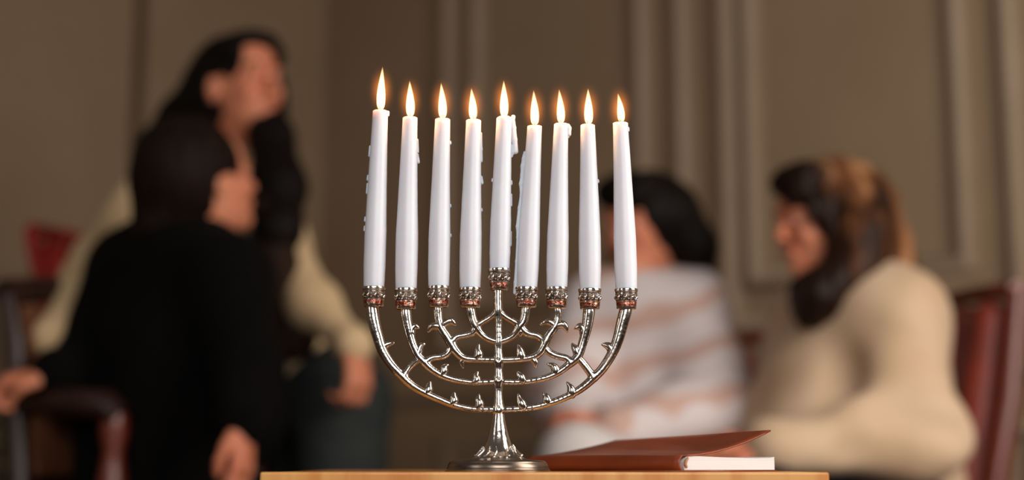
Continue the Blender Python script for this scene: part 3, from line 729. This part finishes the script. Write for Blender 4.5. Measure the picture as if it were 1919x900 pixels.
def person(spec):
    """spec: joints dict in world coordinates; builds skin and clothes"""
    g = spec; H = g['head']; root = empty('person', g['root'], g['label'], 'person'); org = np.array(root.location)
    N_ = g['neck']; SL, SR, HL, HR = g['sl'], g['sr'], g['hl'], g['hr']
    arms = [g['arm_l'], g['arm_r']]; legs = [g['leg_l'], g['leg_r']]
    chest = g.get('chest', (SL+SR)/2*.6 + (HL+HR)/2*.4); pel = (HL+HR)/2
    # ---- skin: one continuous figure
    allp = [H.c, N_, SL, SR] + [p for a in arms for p in a[:2]] + [HL, HR] + [p for l_ in legs for p in l_]
    lo, hi = bounds(allp, .14); lo[2] = 0.0
    F = Field(lo, hi, .0046)
    H.skin(F); H.neck(F, N_, g.get('neck_r', .050))
    F.cone(SL, SR, .045, .045, .04); F.cone(N_, (SL+SR)/2, .055, .08, .05)
    F.cone(chest + (SL-SR)*.12, chest - (SL-SR)*.12, .095, .095, .06); F.cone((SL+SR)/2, chest, .09, .10, .06); F.cone(chest, pel, .095, .10, .06); F.cone(HL, HR, .085, .085, .05)
    for (s0, arm) in zip((SL, SR), arms):
        F.chain([s0, arm[0], arm[1]], [.045, .036, .024], .03)
        hd = arm[2]; hand(F, arm[1], hd['fwd'], hd['palm'], hd['side'], hd.get('curl', .5), hd.get('spread', .08), g.get('hs', 1.0))
    for (h0, leg) in zip((HL, HR), legs):
        F.chain([h0, leg[0], leg[1]], [.078, .052, .034], .04); an = leg[1]; F.cone(an, V(an[0], an[1], .05), .034, .034, .02)
    F.build('body', g.get('skin', M_skin), root, org); H.bits(root, org)
    # ---- top
    t = g['top_r']
    F = Field(lo, hi, .0075)
    F.cone(SL, SR, t['sh'], t['sh'], .05)
    F.cone((SL+SR)/2 + (SL-SR)*.16, chest + (SL-SR)*.16, t['ch']*.9, t['ch'], .06); F.cone((SL+SR)/2 - (SL-SR)*.16, chest - (SL-SR)*.16, t['ch']*.9, t['ch'], .06)
    F.cone(chest + (HL-HR)*.3, pel + (HL-HR)*.3, t['ch'], t['wa'], .06); F.cone(chest - (HL-HR)*.3, pel - (HL-HR)*.3, t['ch'], t['wa'], .06)
    for e in t.get('extra', []): F.cone(*e)
    for (s0, arm) in zip((SL, SR), arms):
        el, wr = arm[0], arm[1]; we = wr + unit(el-wr)*.012
        F.chain([s0, el], [t['sl'][0], t['sl'][1]], .05); F.chain([el, we], [t['sl'][1], t['sl'][2]], .03)
        F.cone(we, we + unit(wr-el)*.004, t['sl'][2]*1.06, t['sl'][2]*1.06, .004)
    F.cone(N_, N_ + (H.c-N_)*.12, .07, .064, .02)
    F.warp(folds(t['fold'], seed=t.get('seed', 1)))
    for e in t.get('sub', []): F.cone(*e[:5], sub=True)
    F.build(t['name'], t['mat'], root, org)
    # ---- trousers
    F = Field(lo, hi, .009); q = g['leg_r_']
    F.cone(HL, HR, q[0], q[0], .05)
    for (h0, leg) in zip((HL, HR), legs):
        F.chain([h0, leg[0]], [q[0], q[1]], .05); F.chain([leg[0], leg[1]], [q[1], q[2]], .03)
    F.warp(folds(.003, seed=5)); F.build('trousers', g['leg_mat'], root, org)
    for leg in legs:
        an = leg[1]; F = Field(V(an[0]-.25, an[1]-.25, -.01), V(an[0]+.25, an[1]+.25, .16), .006); shoe(F, an, g['toe']); ground(F); F.build('shoe', M_shoe, root, org)
    # ---- hair
    hr = g['hair']; pts = [H.c] + [p for l_ in hr['locks'] for p in l_[0]]
    lo2, hi2 = bounds(pts, .17); F = Field(lo2, hi2, .005)
    F.ell(H.p(-.020, 0, .030), np.array((.100, .088, .098))*H.sc*hr.get('cap', 1), H.R, .02)
    for e in hr.get('ell', []): F.ell(H.p(*e[0]), e[1], H.R, .03)
    # keep the face clear
    fc = hr.get('face', ((.105, 0, -.045), (.095, .062, .095)))
    F.ell(H.p(*fc[0]), fc[1], H.R, .012, True)
    for e in hr.get('cut', []): F.ell(H.p(*e[0]), e[1], H.R, .012, True)
    for e in hr.get('fringe', []): F.ell(H.p(*e[0]), e[1], H.R, .012)
    for (pp, rr) in hr['locks']: F.chain(pp, rr, .03)
    F.warp(strands(hr.get('amp', .0012), H, 3)); F.build('hair', hr['mat'], root, org)
    return root, org

# ---- seated person in black, far left group
Hm = Head(J(380, 345, 2.76), (.74, .60, .30), sc=.96)
D0 = 2.78
sl_, sr_ = J(248, 505, 2.92), J(425, 522, 2.66)
lwr = J(100, 702, 2.70); rwr = J(456, 792, 2.50)
hipL, hipR = J(270, 1000, 2.98), J(330, 1000, 2.74)
hipL[2] = hipR[2] = .53
person(dict(head=Hm, neck=J(352, 455, 2.80), sl=sl_, sr=sr_, hl=hipL, hr=hipR, root=(float(hipL[0]+hipR[0])/2, float(hipL[1]+hipR[1])/2, 0),
    label='person in black seated at far left, seen from behind, looking up at the standing woman',
    chest=J(315, 640, 2.82),
    arm_l=[J(172, 688, 2.82), lwr, dict(fwd=V(-1, -.1, -.12), palm=V(.1, .2, -1), side=-1, curl=1.0)],
    arm_r=[J(462, 690, 2.58), rwr, dict(fwd=V(.03, -.15, -1), palm=V(-.97, .22, 0), side=1, curl=.34, spread=.14)],
    leg_l=[hipL + V(.42, .16, -.03), hipL + V(.44, .14, -.45)], leg_r=[hipR + V(.42, .06, -.03), hipR + V(.46, .04, -.45)], toe=V(1, .1, 0),
    top_r=dict(name='jacket', mat=M_jacket, sh=.082, ch=.125, wa=.150, sl=(.078, .062, .046), fold=.0022, seed=2,
        extra=[(J(300, 520, 2.85), J(250, 640, 2.9), .095, .11, .06), (J(250, 640, 2.9), J(285, 900, 2.86), .11, .14, .06), (J(400, 560, 2.75), J(420, 780, 2.75), .09, .12, .05)]),
    leg_r_=(.10, .078, .062), leg_mat=M_trous_b, hs=.98,
    hair=dict(mat=M_hair_soft, cap=1.04, face=((.125, 0, -.055), (.10, .085, .115)), cut=[((.025, -.09, -.045), (.045, .05, .055)), ((.03, -.05, -.125), (.075, .06, .07))],
        ell=[((-.035, 0, .055), (.095, .088, .085)), ((-.05, 0, .02), (.078, .084, .09)), ((-.06, .02, -.04), (.055, .065, .06))],
        locks=[([Hm.p(-.07, .03, .0), Hm.p(-.095, .035, -.08), Hm.p(-.115, .04, -.13)], [.065, .052, .035])])))

# ---- standing woman leaning, cream blouse
Hw = Head(J(450, 168, 3.14), (.74, -.64, .16), up=(-.16, 0, 1), sc=1.02)
nw = J(425, 315, 3.20)
slw, srw = J(508, 432, 3.10), J(295, 330, 3.24)      # her left is at the viewer's right
hlw, hrw = J(632, 748, 3.12), J(545, 742, 3.24)
lww, rww = J(662, 646, 2.88), J(96, 640, 2.82)
kl, kr = V(hlw[0]+.035, hlw[1]-.16, .46), V(hrw[0]+.02, hrw[1]-.02, .45)
person(dict(head=Hw, neck=nw, sl=slw, sr=srw, hl=hlw, hr=hrw, root=(float(hrw[0]), float(hrw[1]), 0),
    label='standing woman leaning over in a cream blouse with long black hair, gazing to the right',
    chest=J(465, 520, 3.2),
    arm_l=[J(590, 578, 2.98), lww, dict(fwd=V(.16, -.12, -1), palm=V(-.75, .5, -.3), side=-1, curl=.85)],
    arm_r=[J(186, 478, 3.02), rww, dict(fwd=V(-.25, -.1, -1), palm=V(.3, .9, -.3), side=1, curl=.5)],
    leg_l=[kl, V(kl[0]-.02, kl[1]+.10, .09)], leg_r=[kr, V(kr[0]-.08, kr[1]+.14, .09)], toe=V(.55, -.8, 0),
    top_r=dict(name='blouse', mat=M_cream, sh=.066, ch=.098, wa=.095, sl=(.056, .049, .041), fold=.0045, seed=7),
    leg_r_=(.108, .088, .075), leg_mat=M_teal,
    hair=dict(mat=M_hair_black, cap=1.03, amp=.001, face=((.105, 0, -.050), (.10, .074, .110)),
        cut=[((.02, -.09, -.02), (.035, .045, .045))],
        ell=[((-.055, 0, .0), (.08, .085, .095))], fringe=[((.040, .012, .088), (.062, .074, .034)), ((.066, .052, .060), (.032, .024, .034)), ((.058, -.056, .058), (.030, .020, .034)), ((.02, .082, .0), (.035, .018, .07))],
        locks=[([Hw.p(-.07, -.02, .0), J(352, 230, 3.22), J(318, 280, 3.24), J(335, 400, 3.22)], [.075, .066, .062, .05]),
               ([Hw.p(-.02, .07, -.01), J(508, 255, 3.10), J(522, 350, 3.05), J(520, 430, 3.0), J(500, 520, 3.0)], [.045, .046, .058, .050, .028])])))
rw = [o for o in C.objects if o.name.startswith('person')][-1]
# long dark scarf hanging open over the blouse
F = Field(*bounds([J(520, 430, 2.96), J(560, 700, 2.96)], .15), .007)
F.chain([J(505, 400, 3.0), J(528, 520, 3.0), J(560, 640, 3.02)], [.040, .046, .040], .03)
F.warp(folds(.004, seed=9)); F.build('scarf', M_vest, rw, np.array(rw.location))

# ---- middle woman, striped knit
Hc_ = Head(J(1206, 428, 3.16), (-.62, -.76, -.10), sc=.98)
slc, src = J(1300, 590, 3.14), J(1120, 592, 3.22)    # her left at the viewer's right
hlc, hrc = J(1310, 1000, 3.2), J(1195, 1000, 3.26); hlc[2] = hrc[2] = .54
lwc, rwc = J(1150, 806, 2.86), J(1072, 800, 2.90)
kc1 = J(1085, 868, 2.74); kc2 = J(1180, 905, 2.74)
person(dict(head=Hc_, neck=J(1218, 545, 3.22), sl=slc, sr=src, hl=hlc, hr=hrc, root=(float(hlc[0]+hrc[0])/2, float(hlc[1]), 0), neck_r=.054,
    label='woman with a dark bob seated in the middle in a loose striped white knit',
    chest=J(1225, 730, 3.2),
    arm_l=[J(1335, 770, 3.02), lwc, dict(fwd=V(-1, -.15, .12), palm=V(0, .8, -.5), side=-1, curl=.6)],
    arm_r=[J(1062, 740, 3.12), rwc, dict(fwd=V(.5, -.8, -.1), palm=V(.3, 0, -1), side=1, curl=.6)],
    leg_l=[kc2, V(kc2[0]-.02, kc2[1]-.03, .09)], leg_r=[kc1, V(kc1[0]-.16, kc1[1]-.04, .12)], toe=V(-.5, -.8, 0),
    top_r=dict(name='knitted_jumper', mat=M_stripe, sh=.074, ch=.120, wa=.135, sl=(.084, .084, .046), fold=.005, seed=11),
    leg_r_=(.105, .075, .058), leg_mat=M_white_t,
    hair=dict(mat=M_hair_black, cap=1.05, amp=.001, face=((.105, 0, -.060), (.08, .078, .115)),
        ell=[((-.03, .02, .03), (.10, .095, .085))], fringe=[((.055, 0, .082), (.056, .080, .046)), ((.085, .02, .060), (.022, .055, .028))],
        locks=[([Hc_.p(-.03, .07, .02), Hc_.p(-.06, .095, -.05), Hc_.p(-.06, .09, -.135)], [.05, .048, .034]),
               ([Hc_.p(-.03, -.07, .02), Hc_.p(-.02, -.085, -.05)], [.04, .03]), ([Hc_.p(-.08, 0, .0), Hc_.p(-.09, .02, -.12)], [.06, .05])])))

# ---- right woman, beige knit
Hr = Head(J(1548, 418, 2.86), (-.95, -.30, -.08), sc=1.0)
slr, srr = J(1672, 600, 2.76), J(1535, 612, 3.06)
hlr, hrr = J(1690, 1000, 2.84), J(1640, 1000, 3.04); hlr[2] = hrr[2] = .54
lwr_, rwr_ = J(1442, 836, 2.60), J(1440, 840, 2.84)
kr1 = V(*J(1420, 1000, 2.56)); kr1[2] = .54; kr2 = V(*J(1390, 1000, 2.84)); kr2[2] = .54
person(dict(head=Hr, neck=J(1590, 545, 2.90), sl=slr, sr=srr, hl=hlr, hr=hrr, root=(float(hlr[0]+hrr[0])/2, float(hlr[1]+hrr[1])/2, 0),
    label='woman with long brown hair seated at right in a beige jumper, looking left in profile',
    chest=J(1615, 740, 2.9),
    arm_l=[J(1718, 812, 2.68), lwr_, dict(fwd=V(-1, .15, .05), palm=V(0, .5, -.9), side=-1, curl=.55)],
    arm_r=[J(1470, 790, 2.96), rwr_, dict(fwd=V(-.9, -.4, -.1), palm=V(0, 0, -1), side=1, curl=.5)],
    leg_l=[kr1, V(kr1[0]-.03, kr1[1], .09)], leg_r=[kr2, V(kr2[0]-.03, kr2[1], .09)], toe=V(-1, -.2, 0),
    top_r=dict(name='jumper', mat=M_beige, sh=.094, ch=.140, wa=.145, sl=(.092, .086, .052), fold=.006, seed=21,
        sub=[(J(1668, 772, 2.575), J(1800, 812, 2.60), .012, .016, .06), (J(1600, 845, 2.555), J(1740, 868, 2.555), .010, .010, .06), (J(1575, 690, 2.70), J(1530, 800, 2.64), .014, .010, .07)],
        extra=[(J(1570, 640, 2.9), J(1540, 800, 2.85), .10, .13, .06)]),
    leg_r_=(.105, .085, .062), leg_mat=M_trous_b,
    hair=dict(mat=M_hair_ombre, cap=1.06, amp=.0018, face=((.125, 0, -.055), (.085, .085, .105)),
        ell=[((-.045, 0, .03), (.085, .092, .085))], fringe=[((.045, .01, .085), (.065, .078, .040)), ((.080, .035, .060), (.028, .040, .030)), ((.045, .072, .02), (.035, .024, .045))],
        locks=[([Hr.p(-.02, .07, .03), Hr.p(-.02, .088, -.04), Hr.p(.005, .095, -.11), J(1530, 560, 2.76), J(1515, 592, 2.76)], [.05, .056, .055, .050, .022]),
               ([Hr.p(-.07, .03, .02), J(1640, 470, 2.84), J(1658, 520, 2.84), J(1665, 560, 2.86)], [.07, .066, .058, .035]),
               ([Hr.p(-.06, -.03, 0), J(1600, 540, 2.96)], [.06, .05])])))

# ================================================================ chairs
def leather_chair(loc, rz, label, mt, top=.98, wdt=.50, lean=.10, grp=None, pm=None):
    """local frame: the sitter faces +x"""
    r = empty('leather_chair', loc, label, 'chair', grp, rz)
    b = MB(); hw_ = wdt/2; pm = pm or M_rwood
    F = Field((-.28, -hw_-.03, .36), (.28, hw_+.03, .52), .009)
    for y in np.linspace(-hw_+.05, hw_-.05, 5): F.cone((-.19, y, .435), (.20, y, .435), .042, .045, .03)
    F.build('seat', mt, r)
    F = Field((-.46, -hw_-.03, .46), (-.12, hw_+.03, top+.04), .009)
    n = 4
    for y in np.linspace(-hw_+.09, hw_-.09, n): F.cone((-.215, y, .52), (-.23-lean, y, top-.05), .040, .038, .04)
    F.build('backrest', mt, r)
    for s_ in (-1, 1):
        y = s_*(hw_-.02)
        b = MB(); b.tube([(-.20, y, .40), (-.235, y, .55), (-.25-lean*.55, y, .5*(top+.55)), (-.25-lean, y, top)], [.022, .022, .022, .018], 12); b.build('back_post', pm, r)
        b = MB(); b.tube([(-.21, y, .42), (-.23, y, .2), (-.26, y, 0)], [.022, .019, .014], 12); b.build('leg', M_dwood, r)
        b = MB(); b.tube([(.19, y, .42), (.20, y, .2), (.20, y, 0)], [.024, .019, .014], 12); b.build('leg', M_dwood, r)
    b = MB(); b.tube([(-.25-lean, y_, top + .012*math.cos(y_/hw_*PI/2)) for y_ in np.linspace(-hw_+.02, hw_-.02, 9)], .018, 10); b.build('top_rail', pm, r)
    b = MB(); b.box((-.21, -hw_+.01, .355), (.21, hw_-.01, .405)); o = b.build('seat_frame', M_dwood, r, smooth=False); bevel(o, .005)
    return r
p = V(*((hlr+hrr)/2)); leather_chair((float(p[0])-.11, float(p[1])+.03, 0), math.atan2(-.16, -.98), 'burgundy leather chair under the woman in the beige jumper', M_leather, .965, .50, .06)
p = V(*((hlc+hrc)/2)); leather_chair((float(p[0])+.075, float(p[1])+.07, 0), math.atan2(-.78, -.62), 'burgundy leather chair behind the woman in the striped knit', M_leather, .93, .52, .08)
p = J(428, 500, 3.72); leather_chair((float(p[0]), float(p[1]), 0), math.radians(-14), 'high-backed red leather chair behind the wooden armchair at left', M_red, 1.22, .46, .20, pm=M_red)

def armchair():
    cx, cy = float((hipL+hipR)[0]/2), float((hipL+hipR)[1]/2)
    r = empty('wooden_armchair', (cx + .075, cy, 0), 'dark carved wooden armchair with tan back panel under the person in black', 'armchair', None, math.radians(-20))
    F = Field((-.27, -.29, .34), (.29, .29, .50), .009)
    for y in np.linspace(-.20, .20, 5): F.cone((-.18, y, .425), (.20, y, .425), .040, .042, .09)
    F.build('seat', M_cane, r)
    b = MB(); b.box((-.24, -.27, .33), (.25, .27, .40)); o = b.build('seat_frame', M_dwood, r, smooth=False); bevel(o, .008)
    for s_ in (-1, 1):
        y = s_*.25
        b = MB(); b.tube([(-.23, y*.86, .36), (-.26, y*.84, .6), (-.29, y*.82, .86), (-.315, y*.82, .95)], [.024, .022, .024, .020], 12); b.build('back_post', M_dwood, r)
        b = MB(); b.tube([(-.23, y, .36), (-.25, y, .2), (-.30, y, 0)], [.026, .022, .016], 12); b.build('leg', M_dwood, r)
        rows = [(0,.016),(.04,.022),(.08,.016),(.12,.024),(.22,.028),(.32,.022),(.345,.030),(.40,.032)]
        b = MB(); b.loft([(.21, y, z) for z, q in rows], [q for z, q in rows], 16); b.build('leg', M_rwood, r)
        rows = [(.40,.024),(.425,.030),(.44,.020),(.47,.028),(.54,.033),(.61,.024),(.65,.018),(.69,.026),(.72,.022)]
        b = MB(); b.loft([(-.025, y, z) for z, q in rows], [q for z, q in rows], 16); b.build('arm_post', M_rwood, r)
        b = MB(); b.tube([(-.275, y*.84, .74), (-.18, y*.97, .745), (-.10, y*1.05, .74), (-.035, y*1.04, .735), (-.01, y*1.03, .715)], [.020, .022, .026, .028, .022], 12); b.build('armrest', M_dwood, r)
    b = MB(); b.tube([(-.315, y_, .95 + .03*math.cos(y_/.25*PI/2)) for y_ in np.linspace(-.215, .215, 11)], .028, 12); b.build('top_rail', M_dwood, r)
    b = MB(); b.tube([(-.262, -.20, .60), (-.262, .20, .60)], .02, 10); b.build('lower_rail', M_dwood, r)
    Mx = Matrix.Translation((-.275, 0, .77)) @ Matrix.Rotation(math.radians(-9), 4, 'Y')
    b = MB(); b.box((-.014, -.195, -.165), (.014, .195, .165), Mx); o = b.build('back_panel', M_cane, r, smooth=False); bevel(o, .006)
    return r
armchair()

# ================================================================ plant at the far left
pp = J(-25, 880, 3.3)
pr = empty('potted_plant', (float(pp[0]), float(pp[1]), 0), 'leafy dark green plant in a clay pot at the bottom left corner', 'plant')
b = MB(); pf = [(0,.10),(.02,.11),(.20,.145),(.22,.155),(.25,.155),(.25,.14),(.21,.135)]
b.loft([(0, 0, z) for z, q in pf], [q for z, q in pf], 32); b.build('pot', M_pot, pr)
b = MB(); b.loft([(0, 0, .205), (0, 0, .222)], [.134, .13], 24); b.build('soil', M_soil, pr)
rg = random.Random(8); lm = None
for st in range(22):
    a = rg.uniform(0, 2*PI); le = rg.uniform(.02, .13); h = rg.uniform(.38, .60)
    p1 = V(math.cos(a)*le, math.sin(a)*le, .22 + h*.6); p2 = V(math.cos(a)*le*2.0, math.sin(a)*le*2.0, .21 + h)
    b = MB(); b.tube([(.02*math.cos(a), .02*math.sin(a), .20), p1, p2], [.005, .004, .0025], 6); sm = b.build('stem', M_leaf, pr)
    for q in range(7):
        t = .30 + .11*q; base_ = (V(.02*math.cos(a), .02*math.sin(a), .20)*(1-t) + p2*t) if t < 1 else p2
        an = rg.uniform(0, 2*PI); L = rg.uniform(.10, .15); d = V(math.cos(an), math.sin(an), rg.uniform(-.1, .5)); d = unit(d); sd_ = unit(np.cross(d, V(0, 0, 1))); up = np.cross(sd_, d)
        v = []; f = []
        for (s_, wv) in ((0, .05), (.2, .42), (.45, .56), (.7, .42), (1, .02)):
            c = base_ + d*L*s_ - V(0, 0, 1)*L*.25*s_*s_
            v += [c - sd_*L*wv*.5 + up*.006, c, c + sd_*L*wv*.5 + up*.006]
        for k in range(4): f += [(3*k, 3*k+1, 3*k+4, 3*k+3), (3*k+1, 3*k+2, 3*k+5, 3*k+4)]
        mk('leaf', v, f, M_leaf, sm)
